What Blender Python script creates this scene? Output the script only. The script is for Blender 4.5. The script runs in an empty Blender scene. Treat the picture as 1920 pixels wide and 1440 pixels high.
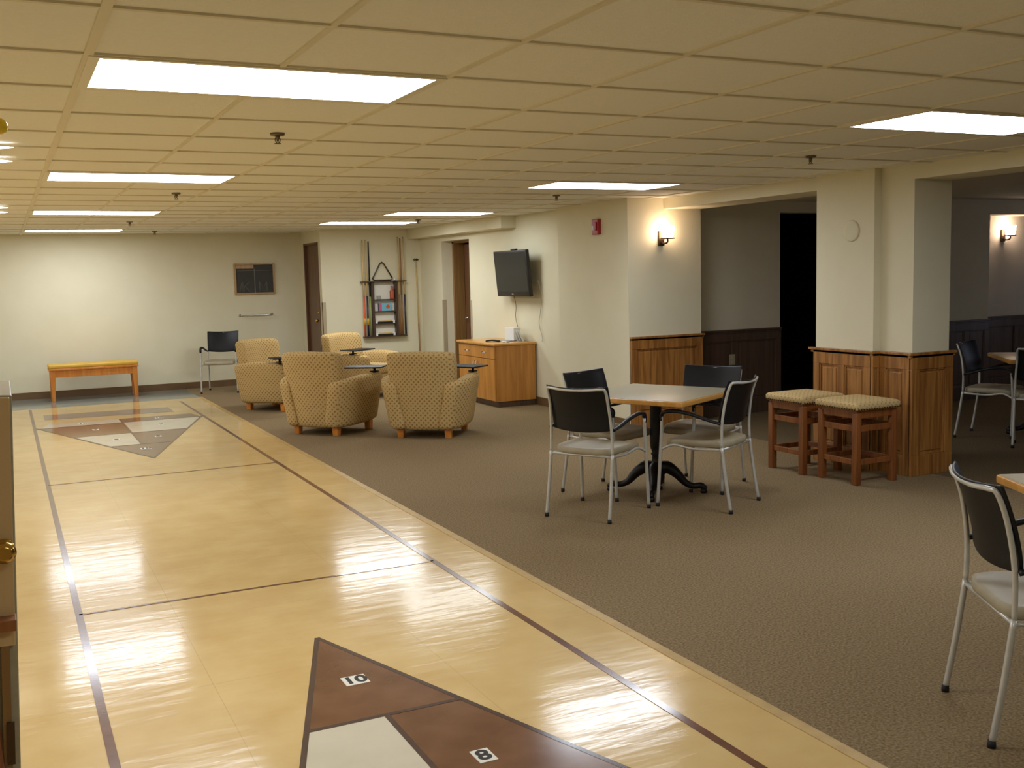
import bpy, bmesh, math, random
from mathutils import Vector, Matrix
random.seed(4)
S = bpy.context.scene
COL = S.collection

# ------------------------------------------------------------------ camera, world, exposure
H = 2.368                      # ceiling height
W_, H_ = 1920, 1440
FPX, YAW, PITCH, ROLL, EYE = 1948.7, 0.45288, -0.10429, -0.02505, 1.62
cy, sy = math.cos(YAW), math.sin(YAW); cp, sp = math.cos(PITCH), math.sin(PITCH)
fwd = Vector((sy*cp, cy*cp, sp)); rgt = Vector((cy, -sy, 0)); upv = rgt.cross(fwd)
cr, sr = math.cos(ROLL), math.sin(ROLL)
r2 = cr*rgt + sr*upv; u2 = -sr*rgt + cr*upv
cam_d = bpy.data.cameras.new('camera'); cam = bpy.data.objects.new('camera', cam_d); COL.objects.link(cam)
cam.matrix_world = Matrix(((r2.x, u2.x, -fwd.x, 0), (r2.y, u2.y, -fwd.y, 0), (r2.z, u2.z, -fwd.z, EYE), (0, 0, 0, 1)))
cam_d.sensor_width = 36; cam_d.lens = 36*FPX/W_; cam_d.clip_start = .05; cam_d.clip_end = 100
S.camera = cam
wd = bpy.data.worlds.new('world'); S.world = wd; wd.use_nodes = True
wd.node_tree.nodes['Background'].inputs[0].default_value = (.5, .45, .35, 1)
wd.node_tree.nodes['Background'].inputs[1].default_value = .02
S.view_settings.view_transform = 'Standard'; S.view_settings.look = 'None'
S.view_settings.gamma = 1; S.view_settings.use_curve_mapping = False
S.view_settings.exposure = 1.2
PANEL_E = 6.9                  # strength of the fluorescent panels

# ------------------------------------------------------------------ materials
def srgb(r, g, b):
    f = lambda c: (c/255/12.92) if c/255 <= .04045 else ((c/255+.055)/1.055)**2.4
    return (f(r), f(g), f(b), 1)
def new_mat(name, rough=.6, metal=0, spec=.5):
    m = bpy.data.materials.new(name); m.use_nodes = True
    b = m.node_tree.nodes['Principled BSDF']
    b.inputs['Roughness'].default_value = rough; b.inputs['Metallic'].default_value = metal
    b.inputs['Specular IOR Level'].default_value = spec
    return m, m.node_tree, b
def mat(name, c1, c2=None, rough=.6, metal=0, scale=8, bump=0, bscale=None, stretch=None, spec=.5, detail=4, coat=0, lo=.35, hi=.65, coord='Object'):
    m, nt, b = new_mat(name, rough, metal, spec); N, L = nt.nodes, nt.links
    c2 = c2 or c1
    tc = N.new('ShaderNodeTexCoord'); mp = N.new('ShaderNodeMapping'); L.new(tc.outputs[coord], mp.inputs[0])
    if stretch: mp.inputs['Scale'].default_value = stretch
    nz = N.new('ShaderNodeTexNoise'); nz.inputs['Scale'].default_value = scale; nz.inputs['Detail'].default_value = detail
    L.new(mp.outputs[0], nz.inputs['Vector'])
    cr_ = N.new('ShaderNodeValToRGB'); cr_.color_ramp.elements[0].position = lo; cr_.color_ramp.elements[1].position = hi
    cr_.color_ramp.elements[0].color = c1; cr_.color_ramp.elements[1].color = c2
    L.new(nz.outputs['Fac'], cr_.inputs[0]); L.new(cr_.outputs[0], b.inputs['Base Color'])
    if bump:
        n2 = N.new('ShaderNodeTexNoise'); n2.inputs['Scale'].default_value = bscale or scale*4; n2.inputs['Detail'].default_value = 2
        L.new(mp.outputs[0], n2.inputs['Vector'])
        bp = N.new('ShaderNodeBump'); bp.inputs['Strength'].default_value = bump; bp.inputs['Distance'].default_value = .01
        L.new(n2.outputs['Fac'], bp.inputs['Height']); L.new(bp.outputs[0], b.inputs['Normal'])
    if coat:
        b.inputs['Coat Weight'].default_value = coat; b.inputs['Coat Roughness'].default_value = .08
    return m
def emis(name, col, strength):
    m = bpy.data.materials.new(name); m.use_nodes = True; nt = m.node_tree; nt.nodes.clear()
    o = nt.nodes.new('ShaderNodeOutputMaterial'); e = nt.nodes.new('ShaderNodeEmission')
    e.inputs[0].default_value = col; e.inputs[1].default_value = strength; nt.links.new(e.outputs[0], o.inputs[0]); return m

def wood(name, c1, c2, rough=.4, vert=True, scale=1.0, coat=.2):
    m, nt, b = new_mat(name, rough); N, L = nt.nodes, nt.links
    tc = N.new('ShaderNodeTexCoord'); mp = N.new('ShaderNodeMapping'); L.new(tc.outputs['Object'], mp.inputs[0])
    mp.inputs['Scale'].default_value = (26*scale, 26*scale, 1.6*scale) if vert else (1.6*scale, 26*scale, 26*scale)
    nz = N.new('ShaderNodeTexNoise'); nz.inputs['Scale'].default_value = 1; nz.inputs['Detail'].default_value = 5; nz.inputs['Distortion'].default_value = .8
    L.new(mp.outputs[0], nz.inputs['Vector'])
    cr_ = N.new('ShaderNodeValToRGB'); cr_.color_ramp.elements[0].position = .38; cr_.color_ramp.elements[1].position = .62
    cr_.color_ramp.elements[0].color = c1; cr_.color_ramp.elements[1].color = c2
    L.new(nz.outputs['Fac'], cr_.inputs[0]); L.new(cr_.outputs[0], b.inputs['Base Color'])
    b.inputs['Coat Weight'].default_value = coat; b.inputs['Coat Roughness'].default_value = .25
    return m

def fabric_dots(name, base, base2, dot, sc=16.0, rad=.24):
    m, nt, b = new_mat(name, .85, spec=.2); N, L = nt.nodes, nt.links
    uv = N.new('ShaderNodeUVMap'); mp = N.new('ShaderNodeMapping'); L.new(uv.outputs[0], mp.inputs[0])
    mp.inputs['Rotation'].default_value = (0, 0, math.radians(45)); mp.inputs['Scale'].default_value = (sc, sc, 1)
    v = N.new('ShaderNodeTexVoronoi'); v.voronoi_dimensions = '2D'; v.inputs['Randomness'].default_value = 0; v.inputs['Scale'].default_value = 1
    L.new(mp.outputs[0], v.inputs['Vector'])
    cr_ = N.new('ShaderNodeValToRGB'); cr_.color_ramp.elements[0].position = rad*.75; cr_.color_ramp.elements[1].position = rad*1.25
    cr_.color_ramp.elements[0].color = (1, 1, 1, 1); cr_.color_ramp.elements[1].color = (0, 0, 0, 1)
    L.new(v.outputs['Distance'], cr_.inputs[0])
    nz = N.new('ShaderNodeTexNoise'); nz.inputs['Scale'].default_value = 90; L.new(uv.outputs[0], nz.inputs['Vector'])
    mb = N.new('ShaderNodeMixRGB'); mb.inputs[1].default_value = base; mb.inputs[2].default_value = base2; L.new(nz.outputs['Fac'], mb.inputs[0])
    mx = N.new('ShaderNodeMixRGB'); L.new(cr_.outputs[0], mx.inputs[0]); L.new(mb.outputs[0], mx.inputs[1]); mx.inputs[2].default_value = dot
    L.new(mx.outputs[0], b.inputs['Base Color'])
    bp = N.new('ShaderNodeBump'); bp.inputs['Strength'].default_value = .2; bp.inputs['Distance'].default_value = .004
    L.new(nz.outputs['Fac'], bp.inputs['Height']); L.new(bp.outputs[0], b.inputs['Normal'])
    return m

def vinyl_mat():
    m, nt, b = new_mat('vinyl_floor', .15, spec=.3); N, L = nt.nodes, nt.links
    tc = N.new('ShaderNodeTexCoord')
    nz = N.new('ShaderNodeTexNoise'); nz.inputs['Scale'].default_value = 3.5; nz.inputs['Detail'].default_value = 8; L.new(tc.outputs['Object'], nz.inputs['Vector'])
    cr_ = N.new('ShaderNodeValToRGB'); cr_.color_ramp.elements[0].position = .3; cr_.color_ramp.elements[1].position = .7
    cr_.color_ramp.elements[0].color = srgb(202, 168, 108); cr_.color_ramp.elements[1].color = srgb(214, 184, 126)
    L.new(nz.outputs['Fac'], cr_.inputs[0])
    br = N.new('ShaderNodeTexBrick'); br.offset = 0; br.inputs['Scale'].default_value = 1
    br.inputs['Brick Width'].default_value = .9144; br.inputs['Row Height'].default_value = .9144; br.inputs['Mortar Size'].default_value = .0012
    br.inputs['Mortar Smooth'].default_value = 0
    mp = N.new('ShaderNodeMapping'); mp.inputs['Location'].default_value = (.25, .37, 0)
    L.new(tc.outputs['Object'], mp.inputs[0]); L.new(mp.outputs[0], br.inputs['Vector'])
    mx = N.new('ShaderNodeMixRGB'); L.new(br.outputs['Fac'], mx.inputs[0]); L.new(cr_.outputs[0], mx.inputs[1]); mx.inputs[2].default_value = srgb(190, 160, 104)
    L.new(mx.outputs[0], b.inputs['Base Color'])
    n2 = N.new('ShaderNodeTexNoise'); n2.inputs['Scale'].default_value = 5; n2.inputs['Detail'].default_value = 4
    mp2 = N.new('ShaderNodeMapping'); mp2.inputs['Scale'].default_value = (.6, 2.2, 1); L.new(tc.outputs['Object'], mp2.inputs[0]); L.new(mp2.outputs[0], n2.inputs['Vector'])
    bp = N.new('ShaderNodeBump'); bp.inputs['Strength'].default_value = .15; bp.inputs['Distance'].default_value = .012
    L.new(n2.outputs['Fac'], bp.inputs['Height'])
    L.new(bp.outputs[0], b.inputs['Normal'])
    b.inputs['Coat Weight'].default_value = .1; b.inputs['Coat Roughness'].default_value = .06; L.new(bp.outputs[0], b.inputs['Coat Normal'])
    return m

M = {}
M['wall'] = mat('cream_wall_paint', srgb(222, 214, 184), srgb(225, 217, 188), .75, scale=3, bump=.05, bscale=160, spec=.3)
M['taupe_wall'] = mat('corridor_wall_paint', srgb(216, 208, 184), srgb(220, 212, 188), .8, scale=3, bump=.05, bscale=160, spec=.3)
M['blue_wall'] = mat('grey_wall_paint', srgb(214, 208, 196), srgb(218, 212, 200), .8, scale=3, spec=.3)
M['black_wall'] = mat('unlit_room_darkness', srgb(40, 36, 36), srgb(46, 40, 38), .9, scale=3, spec=.2)  # near-black colour stands for the darkness of the unlit rooms
M['tile'] = mat('ceiling_tile', srgb(238, 236, 225), srgb(241, 239, 229), .9, scale=60, bump=.25, bscale=220, spec=.2)
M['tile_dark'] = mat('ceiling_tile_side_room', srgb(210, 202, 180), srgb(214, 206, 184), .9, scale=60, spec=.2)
M['tbar'] = mat('ceiling_grid_metal', srgb(222, 214, 190), srgb(226, 218, 194), .6, scale=5)
M['vinyl'] = vinyl_mat()
M['vinyl_blue'] = mat('blue_grey_vinyl', srgb(120, 128, 122), srgb(134, 140, 130), .16, scale=5, bump=.03, bscale=8, coat=.3)
M['carpet'] = mat('brown_carpet', srgb(112, 93, 66), srgb(160, 138, 104), .95, scale=95, bump=.6, bscale=300, spec=.1, detail=3, lo=.3, hi=.7)
M['carpet_shaded'] = mat('shaded_brown_carpet', srgb(92, 77, 56), srgb(130, 112, 84), .95, scale=95, bump=.6, bscale=300, spec=.1, detail=3, lo=.3, hi=.7)  # same brown carpet, darkened: side-room shade put into the colour
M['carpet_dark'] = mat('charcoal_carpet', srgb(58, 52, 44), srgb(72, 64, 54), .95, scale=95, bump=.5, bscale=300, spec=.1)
M['edge'] = mat('carpet_edge_strip', srgb(178, 146, 88), srgb(190, 158, 98), .5, scale=12)
M['base'] = mat('brown_rubber_base', srgb(104, 78, 48), srgb(112, 84, 52), .5, scale=6)
M['guard'] = mat('taupe_corner_guard', srgb(176, 160, 130), None, .5)
M['oak'] = wood('oak_wainscot', srgb(132, 84, 36), srgb(172, 118, 58), .42)
M['oak_dark'] = wood('shaded_wainscot', srgb(76, 56, 40), srgb(92, 68, 50), .5)  # darker oak copy: shade on corridor and side-room wainscot put into the colour
M['oak_red'] = wood('stool_wood', srgb(118, 66, 30), srgb(146, 88, 42), .4)
M['maple'] = wood('honey_maple', srgb(184, 122, 50), srgb(204, 142, 66), .35, scale=.7)
M['maple_h'] = wood('honey_maple_top', srgb(200, 142, 64), srgb(216, 158, 80), .3, vert=False, scale=.6)
M['bench'] = wood('orange_bench_wood', srgb(196, 118, 40), srgb(216, 138, 56), .35, scale=.7)
M['yellow'] = mat('mustard_vinyl', srgb(206, 160, 52), srgb(214, 170, 62), .4, scale=6)
M['door'] = wood('brown_door', srgb(92, 58, 34), srgb(108, 70, 42), .4, scale=.8)
M['jamb'] = wood('brown_door_frame', srgb(134, 98, 54), srgb(150, 112, 64), .4)
M['brown'] = mat('brown_inlay', srgb(106, 70, 48), srgb(122, 84, 60), .16, scale=5, coat=.35, detail=8)
M['cream'] = mat('cream_inlay', srgb(205, 195, 170), srgb(212, 202, 178), .16, scale=5, coat=.35)
M['mauve'] = mat('mauve_inlay', srgb(140, 116, 98), srgb(150, 126, 106), .16, scale=5, coat=.35)
M['line'] = mat('dark_inlay_line', srgb(74, 58, 56), srgb(84, 64, 58), .16, scale=8, coat=.3)
M['line_brown'] = mat('brown_court_line', srgb(98, 62, 50), srgb(112, 74, 58), .16, scale=8, coat=.3)
M['white'] = mat('white_plate', srgb(225, 220, 205), None, .35)
M['ink'] = mat('black_ink', srgb(18, 18, 20), None, .4)
M['silver'] = mat('silver_tube', srgb(196, 194, 186), srgb(204, 202, 194), .38, metal=.35, scale=20)
M['chrome'] = mat('chrome', srgb(200, 198, 192), None, .2, metal=1)
M['brass'] = mat('brass', srgb(186, 150, 78), None, .2, metal=1)
M['bronze'] = mat('bronze_hinge', srgb(80, 64, 48), None, .4, metal=.8)
M['blackp'] = mat('black_plastic', srgb(15, 15, 18), srgb(18, 18, 21), .45, scale=90, bump=.04, spec=.35)
M['seat'] = mat('taupe_seat_vinyl', srgb(158, 146, 120), srgb(166, 154, 128), .55, scale=14)
M['rubber'] = mat('black_rubber', srgb(20, 18, 20), None, .7)
M['iron'] = mat('black_cast_iron', srgb(20, 18, 20), srgb(28, 25, 26), .42, scale=30, metal=.3)
M['laminate'] = mat('beige_laminate', srgb(158, 148, 122), srgb(166, 156, 130), .35, scale=50)
M['fabric'] = fabric_dots('dotted_gold_fabric', srgb(186, 156, 102), srgb(196, 168, 114), srgb(144, 110, 62), 29.0, .25)
M['fabric_stool'] = fabric_dots('stool_fabric', srgb(196, 168, 116), srgb(204, 178, 128), srgb(168, 132, 84), 34, .2)
M['screen'] = mat('tv_screen', srgb(42, 42, 40), None, .22)
M['bezel'] = mat('tv_bezel', srgb(30, 28, 30), None, .3)
M['red'] = mat('red_alarm', srgb(158, 28, 28), None, .4)
M['rackwood'] = wood('dark_rack_wood', srgb(58, 40, 32), srgb(72, 50, 38), .4)
M['cue'] = mat('pale_cue_wood', srgb(206, 176, 118), srgb(212, 184, 128), .3)
M['cue_brown'] = mat('brown_cue_wood', srgb(146, 104, 62), None, .3)
M['orange'] = mat('orange_paint', srgb(214, 84, 36), None, .4)
M['navy'] = mat('navy_paint', srgb(42, 46, 66), None, .4)
M['green'] = mat('green_paint', srgb(140, 150, 84), None, .4)
M['terra'] = mat('terracotta', srgb(176, 82, 48), None, .5)
M['sky'] = mat('light_blue_card', srgb(110, 182, 200), None, .5)
M['pink'] = mat('pink_card', srgb(190, 90, 130), None, .5)
M['board'] = mat('chalkboard', srgb(52, 50, 46), srgb(60, 58, 52), .6, scale=10)
M['chalk'] = mat('grey_chalk', srgb(122, 120, 110), None, .8)
M['frame'] = wood('picture_frame_wood', srgb(170, 130, 76), srgb(184, 144, 88), .4)
M['paper'] = mat('white_paper', srgb(226, 224, 218), None, .7)
M['locker'] = wood('pale_locker_wood', srgb(196, 164, 116), srgb(206, 176, 128), .3, scale=.6)
M['greybox'] = mat('grey_box', srgb(150, 148, 140), None, .5)
M['steel'] = mat('sprinkler_steel', srgb(120, 108, 88), None, .4, metal=.6)
M['ballyellow'] = mat('yellow_gloss', srgb(240, 205, 10), None, .08, coat=.6)
M['panel'] = emis('fluorescent_panel', (.93, 1, 1.10, 1), PANEL_E)
M['panel_dim'] = emis('fluorescent_panel_dim', (.93, 1, 1.04, 1), PANEL_E*.65)  # output lowered to tone down the wall and floor it lights
M['panel_bright'] = emis('fluorescent_panel_bright', (.95, 1, 1.04, 1), PANEL_E*1.3)  # output raised to brighten the cue rack wall
M['glow'] = emis('sconce_glass', (1, .72, .52, 1), 13)
M['tubeglow'] = emis('tube_lens', (1, .98, .94, 1), 2.5)
M['fixture'] = mat('fixture_frame_white', srgb(228, 222, 198), None, .5)

# ------------------------------------------------------------------ geometry helpers
def box(bm, x0, x1, y0, y1, z0, z1, mi=0):
    vs = [bm.verts.new((x, y, z)) for x in (x0, x1) for y in (y0, y1) for z in (z0, z1)]
    for f in ((0, 1, 3, 2), (4, 6, 7, 5), (0, 4, 5, 1), (2, 3, 7, 6), (0, 2, 6, 4), (1, 5, 7, 3)):
        fc = bm.faces.new([vs[i] for i in f]); fc.material_index = mi
    return vs
def axis_pts(h, r, n, k=3):
    a = [-h + r*(1-math.cos(math.pi/2*i/k)) for i in range(k)]
    inner = [-(h-r) + 2*(h-r)*i/n for i in range(n+1)]
    return a + inner + [-q for q in reversed(a)]
def rbox(bm, cx, cy_, cz, sx, sy_, sz, r=.02, n=(2, 2, 2), fn=None, k=3):
    """rounded box (full sizes sx,sy,sz), optional deformation fn(Vector local)->Vector"""
    hs = (sx/2, sy_/2, sz/2); r = min(r, min(hs)*.98)
    A = [axis_pts(hs[i], r, n[i], k) for i in range(3)]
    cache = {}
    def vert(i, j, l):
        key = (i, j, l)
        if key in cache: return cache[key]
        p = Vector((A[0][i], A[1][j], A[2][l]))
        q = Vector([max(-(hs[t]-r), min(hs[t]-r, p[t])) for t in range(3)])
        d = p-q
        if d.length > 1e-9: p = q + d.normalized()*r
        if fn: p = fn(p)
        cache[key] = bm.verts.new((p.x+cx, p.y+cy_, p.z+cz)); return cache[key]
    nx, ny, nz = len(A[0])-1, len(A[1])-1, len(A[2])-1
    def q(a, b, c, d):
        try: bm.faces.new((a, b, c, d)).smooth = True
        except ValueError: pass
    for i in range(nx):
        for j in range(ny):
            q(vert(i, j, 0), vert(i, j+1, 0), vert(i+1, j+1, 0), vert(i+1, j, 0)); q(vert(i, j, nz), vert(i+1, j, nz), vert(i+1, j+1, nz), vert(i, j+1, nz))
    for i in range(nx):
        for l in range(nz):
            q(vert(i, 0, l), vert(i+1, 0, l), vert(i+1, 0, l+1), vert(i, 0, l+1)); q(vert(i, ny, l), vert(i, ny, l+1), vert(i+1, ny, l+1), vert(i+1, ny, l))
    for j in range(ny):
        for l in range(nz):
            q(vert(0, j, l), vert(0, j, l+1), vert(0, j+1, l+1), vert(0, j+1, l)); q(vert(nx, j, l), vert(nx, j+1, l), vert(nx, j+1, l+1), vert(nx, j, l+1))
def smooth_path(pts, n=6):
    P = [Vector(p) for p in pts]; out = []
    for i in range(len(P)-1):
        p0 = P[max(i-1, 0)]; p1 = P[i]; p2 = P[i+1]; p3 = P[min(i+2, len(P)-1)]
        for k in range(n):
            t = k/n
            out.append(.5*((2*p1)+(-p0+p2)*t+(2*p0-5*p1+4*p2-p3)*t*t+(-p0+3*p1-3*p2+p3)*t**3))
    out.append(P[-1]); return out
def tube(bm, pts, r, seg=10, smooth=0, rz=None, caps=True):
    """tube along pts; r number or list; rz scales the second cross axis"""
    P = smooth_path(pts, smooth) if smooth else [Vector(p) for p in pts]
    R = r if isinstance(r, (list, tuple)) else None
    rings = []; up = None
    for i, p in enumerate(P):
        t = (P[min(i+1, len(P)-1)]-P[max(i-1, 0)]).normalized()
        if up is None:
            up = Vector((0, 0, 1)) if abs(t.z) < .9 else Vector((0, 1, 0))
        a = t.cross(up).normalized(); b = a.cross(t).normalized(); up = b
        if R:
            f = i/(len(P)-1)*(len(R)-1); k0 = int(min(f, len(R)-2)); rr = R[k0]+(R[k0+1]-R[k0])*(f-k0)
        else: rr = r
        rings.append([bm.verts.new(p + a*rr*math.cos(2*math.pi*s/seg) + b*(rr if rz is None else rr*rz)*math.sin(2*math.pi*s/seg)) for s in range(seg)])
    for i in range(len(rings)-1):
        for s in range(seg):
            f = bm.faces.new((rings[i][s], rings[i][(s+1) % seg], rings[i+1][(s+1) % seg], rings[i+1][s])); f.smooth = True
    if caps:
        bm.faces.new(rings[0]); bm.faces.new(list(reversed(rings[-1])))
def lathe(bm, prof, cx=0, cy_=0, seg=16, axis='z', cz=0):
    rings = []
    for (r, z) in prof:
        ring = []
        for s in range(seg):
            a = 2*math.pi*s/seg; u, v = r*math.cos(a), r*math.sin(a)
            ring.append(bm.verts.new((cx+u, cy_+v, cz+z) if axis == 'z' else ((cx+z, cy_+u, cz+v) if axis == 'x' else (cx+u, cy_+z, cz+v))))
        rings.append(ring)
    for i in range(len(rings)-1):
        for s in range(seg):
            f = bm.faces.new((rings[i][s], rings[i][(s+1) % seg], rings[i+1][(s+1) % seg], rings[i+1][s])); f.smooth = True
    bm.faces.new(rings[0]); bm.faces.new(rings[-1])
def prism(bm, poly, z0, z1):
    a = [bm.verts.new((x, y, z0)) for x, y in poly]; b = [bm.verts.new((x, y, z1)) for x, y in poly]
    bm.faces.new(a); bm.faces.new(b)
    for i in range(len(poly)):
        j = (i+1) % len(poly); bm.faces.new((a[i], a[j], b[j], b[i]))
def tri_uv(me):
    uv = me.uv_layers.new(name='UVMap'); 
    for p in me.polygons:
        n = p.normal; a = max(range(3), key=lambda i: abs(n[i]))
        for li in p.loop_indices:
            c = me.vertices[me.loops[li].vertex_index].co
            uv.data[li].uv = (c.y, c.z) if a == 0 else ((c.x, c.z) if a == 1 else (c.x, c.y))
def obj(name, bm, m, parent=None, uv=False, bev=0, smooth_all=False, flip=True):
    if flip: bmesh.ops.recalc_face_normals(bm, faces=bm.faces[:])
    me = bpy.data.meshes.new(name); bm.to_mesh(me); bm.free()
    for mm in (m if isinstance(m, (list, tuple)) else [m]): me.materials.append(M[mm] if isinstance(mm, str) else mm)
    if smooth_all:
        for p in me.polygons: p.use_smooth = True
    if uv: tri_uv(me)
    o = bpy.data.objects.new(name, me); COL.objects.link(o)
    if parent: o.parent = parent
    if bev:
        b = o.modifiers.new('bevel', 'BEVEL'); b.width = bev; b.segments = 2; b.limit_method = 'ANGLE'
    return o
def BM(): return bmesh.new()
def bx(name, m, parent, *a, bev=0, uv=False):
    b = BM(); box(b, *a); return obj(name, b, m, parent, bev=bev, uv=uv)
def struct(name, m, *boxes, bev=0):
    b = BM()
    for q in boxes: box(b, *q)
    o = obj(name, b, m, bev=bev); o['kind'] = 'structure'; return o
def thing(name, label, cat, loc=(0, 0, 0), rz=0, group=None):
    o = bpy.data.objects.new(name, None); COL.objects.link(o); o.empty_display_size = .1
    o.location = loc; o.rotation_euler = (0, 0, rz); o['label'] = label; o['category'] = cat
    if group: o['group'] = group
    return o
def tag(o, label, cat, group=None):
    o['label'] = label; o['category'] = cat
    if group: o['group'] = group
    return o
def kids(o): return [c for c in COL.objects if c.parent == o]
def dup(root, loc, rz, label, group=None):
    r = root.copy(); COL.objects.link(r); r.location = loc; r.rotation_euler = (0, 0, rz); r['label'] = label
    if group: r['group'] = group
    for ch in kids(root):
        c = ch.copy(); COL.objects.link(c); c.parent = r
        for g in kids(ch):
            d = g.copy(); COL.objects.link(d); d.parent = c
    return r
def text_mesh(txt, size, extrude=.0004):
    cu = bpy.data.curves.new('t', 'FONT'); cu.body = txt; cu.size = size; cu.extrude = extrude; cu.align_x = 'CENTER'; cu.align_y = 'CENTER'; cu.offset = size*.03
    o = bpy.data.objects.new('t', cu); COL.objects.link(o)
    dg = bpy.context.evaluated_depsgraph_get(); me = bpy.data.meshes.new_from_object(o.evaluated_get(dg))
    bpy.data.objects.remove(o); return me
def facing(dx, dy): return math.atan2(-dx, dy)      # rotation that turns local +Y to (dx,dy)

# ------------------------------------------------------------------ the room
T = .6316; GX = .3074; GY = 3.7179
BACK = 16.56; CUEY = 15.4; TVX = 5.95; PILX = 5.77; HX = 6.21; LEFTX = -4.2; FRONT = -3.0; RX = 13.4
# floors
struct('floor', 'vinyl', (LEFTX, 2.44, FRONT, 15.18, -.1, 0))
struct('floor_blue_strip', 'vinyl_blue', (LEFTX, 2.44, 15.18, BACK+.1, -.1, 0))
struct('floor_carpet', 'carpet', (2.44, HX+.2, FRONT, BACK+.1, -.1, 0))
struct('floor_side_room', 'carpet_shaded', (HX+.2, RX+.1, FRONT, 14, -.1, 0))
struct('trim_1', 'edge', (2.425, 2.475, FRONT, 15.2, -.01, .003))
# ceiling
def tile_ceiling():
    b = BM(); box(b, LEFTX, HX+.05, FRONT, BACK+.1, H+.006, H+.1)
    o = obj('ceiling', b, 'tile'); o['kind'] = 'structure'
    b = BM()
    i0 = int((LEFTX-GX)/T); i1 = int((HX-GX)/T); j0 = int((FRONT-GY)/T); j1 = int((BACK-GY)/T)
    for i in range(i0, i1+1):
        x = GX+i*T; w = .015 if i in (0,) else .010
        box(b, x-w, x+w, FRONT, BACK, H-.002, H+.008)
    for j in range(j0, j1+1):
        y = GY+j*T; box(b, LEFTX, HX, y-.010, y+.010, H-.0014, H+.008)
    o = obj('trim_2', b, 'tbar'); o['kind'] = 'structure'
tile_ceiling()
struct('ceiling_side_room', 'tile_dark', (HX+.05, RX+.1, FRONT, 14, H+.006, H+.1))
# walls
struct('wall_back', 'wall', (LEFTX-.1, 4.40, BACK, BACK+.12, 0, H+.05))
struct('wall_left', 'wall', (LEFTX-.12, LEFTX, FRONT-.1, BACK, 0, H+.05))
struct('wall_front', 'wall', (LEFTX-.1, RX+.1, FRONT-.12, FRONT, 0, H+.05))
DY0, DY1, DZ = 15.52, 16.33, 2.19
struct('wall_return', 'wall', (4.345, 4.46, CUEY, DY0, 0, H+.05), (4.345, 4.46, DY1, BACK, 0, H+.05), (4.345, 4.46, DY0, DY1, DZ, H+.05))
struct('wall_rack', 'wall', (4.46, TVX+.25, CUEY, CUEY+.12, 0, H+.05))
OY0, OY1, OZ = 13.50, 14.52, 2.145
struct('wall_television', 'wall', (TVX, TVX+.17, 10.5, OY0, 0, H+.05), (TVX, TVX+.17, OY1, CUEY, 0, H+.05), (TVX, TVX+.17, OY0, OY1, OZ, H+.05))
struct('wall_television_soffit', 'wall', (5.74, TVX, 12.0, CUEY, 2.22, H+.02))
struct('wall_sconce', 'wall', (PILX, 6.68, 9.08, 10.56, 0, H+.05))
struct('wall_corridor', 'taupe_wall', (6.68, 7.98, 9.35, 9.5, 0, H+.05), (7.98, 9.7, 9.35, 9.5, 2.25, H+.05), (9.7, 9.9, 9.1, 9.5, 0, H+.05))
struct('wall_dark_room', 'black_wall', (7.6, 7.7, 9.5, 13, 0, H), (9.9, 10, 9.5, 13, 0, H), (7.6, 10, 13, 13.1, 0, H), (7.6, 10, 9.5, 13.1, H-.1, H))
struct('wall_header', 'wall', (HX, 6.66, 6.79, 9.08, 2.262, H+.05), (HX, 6.60, FRONT, 5.77, 2.262, H+.05))
struct('wall_pillar', 'wall', (6.14, 6.60, 6.10, 6.74, 0, H+.05), (HX, 6.60, 5.77, 6.10, 0, H+.05))
struct('wall_side_room_back', 'blue_wall', (9.9, RX, 9.1, 9.25, 0, H+.05))
struct('wall_side_room_post', 'taupe_wall', (9.9, 10.66, 8.75, 9.1, 0, H+.05), (10.66, RX, 8.75, 9.1, 2.2, H+.05))
struct('wall_side_room_right', 'blue_wall', (RX, RX+.12, FRONT, 9.25, 0, H+.05))
# baseboards, corner guards
BB = .1
struct('baseboard_back', 'base', (LEFTX, 4.345, BACK-.012, BACK, 0, BB))
struct('baseboard_return', 'base', (4.333, 4.345, CUEY, DY0, 0, BB), (4.333, 4.345, DY1, BACK, 0, BB))
struct('baseboard_rack', 'base', (4.345, TVX, CUEY-.012, CUEY, 0, BB))
struct('baseboard_television', 'base', (TVX-.012, TVX, 10.56, OY0, 0, BB), (TVX-.012, TVX, OY1, CUEY, 0, BB), (PILX-.012, PILX, 9.08, 10.56, 0, BB))
struct('baseboard_left', 'base', (LEFTX, LEFTX+.012, FRONT, BACK, 0, BB))
struct('trim_3', 'guard', (4.339, 4.345, CUEY-.006, CUEY+.05, BB, 1.28), (4.339, 4.395, CUEY-.006, CUEY, BB, 1.28))
struct('trim_4', 'guard', (TVX, TVX+.05, OY1-.006, OY1, .1, 1.28), (TVX-.006, TVX, OY0-.05, OY0, .1, 1.28), (TVX-.006, TVX, OY1-.0, OY1+.02, .1, 1.28))

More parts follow.
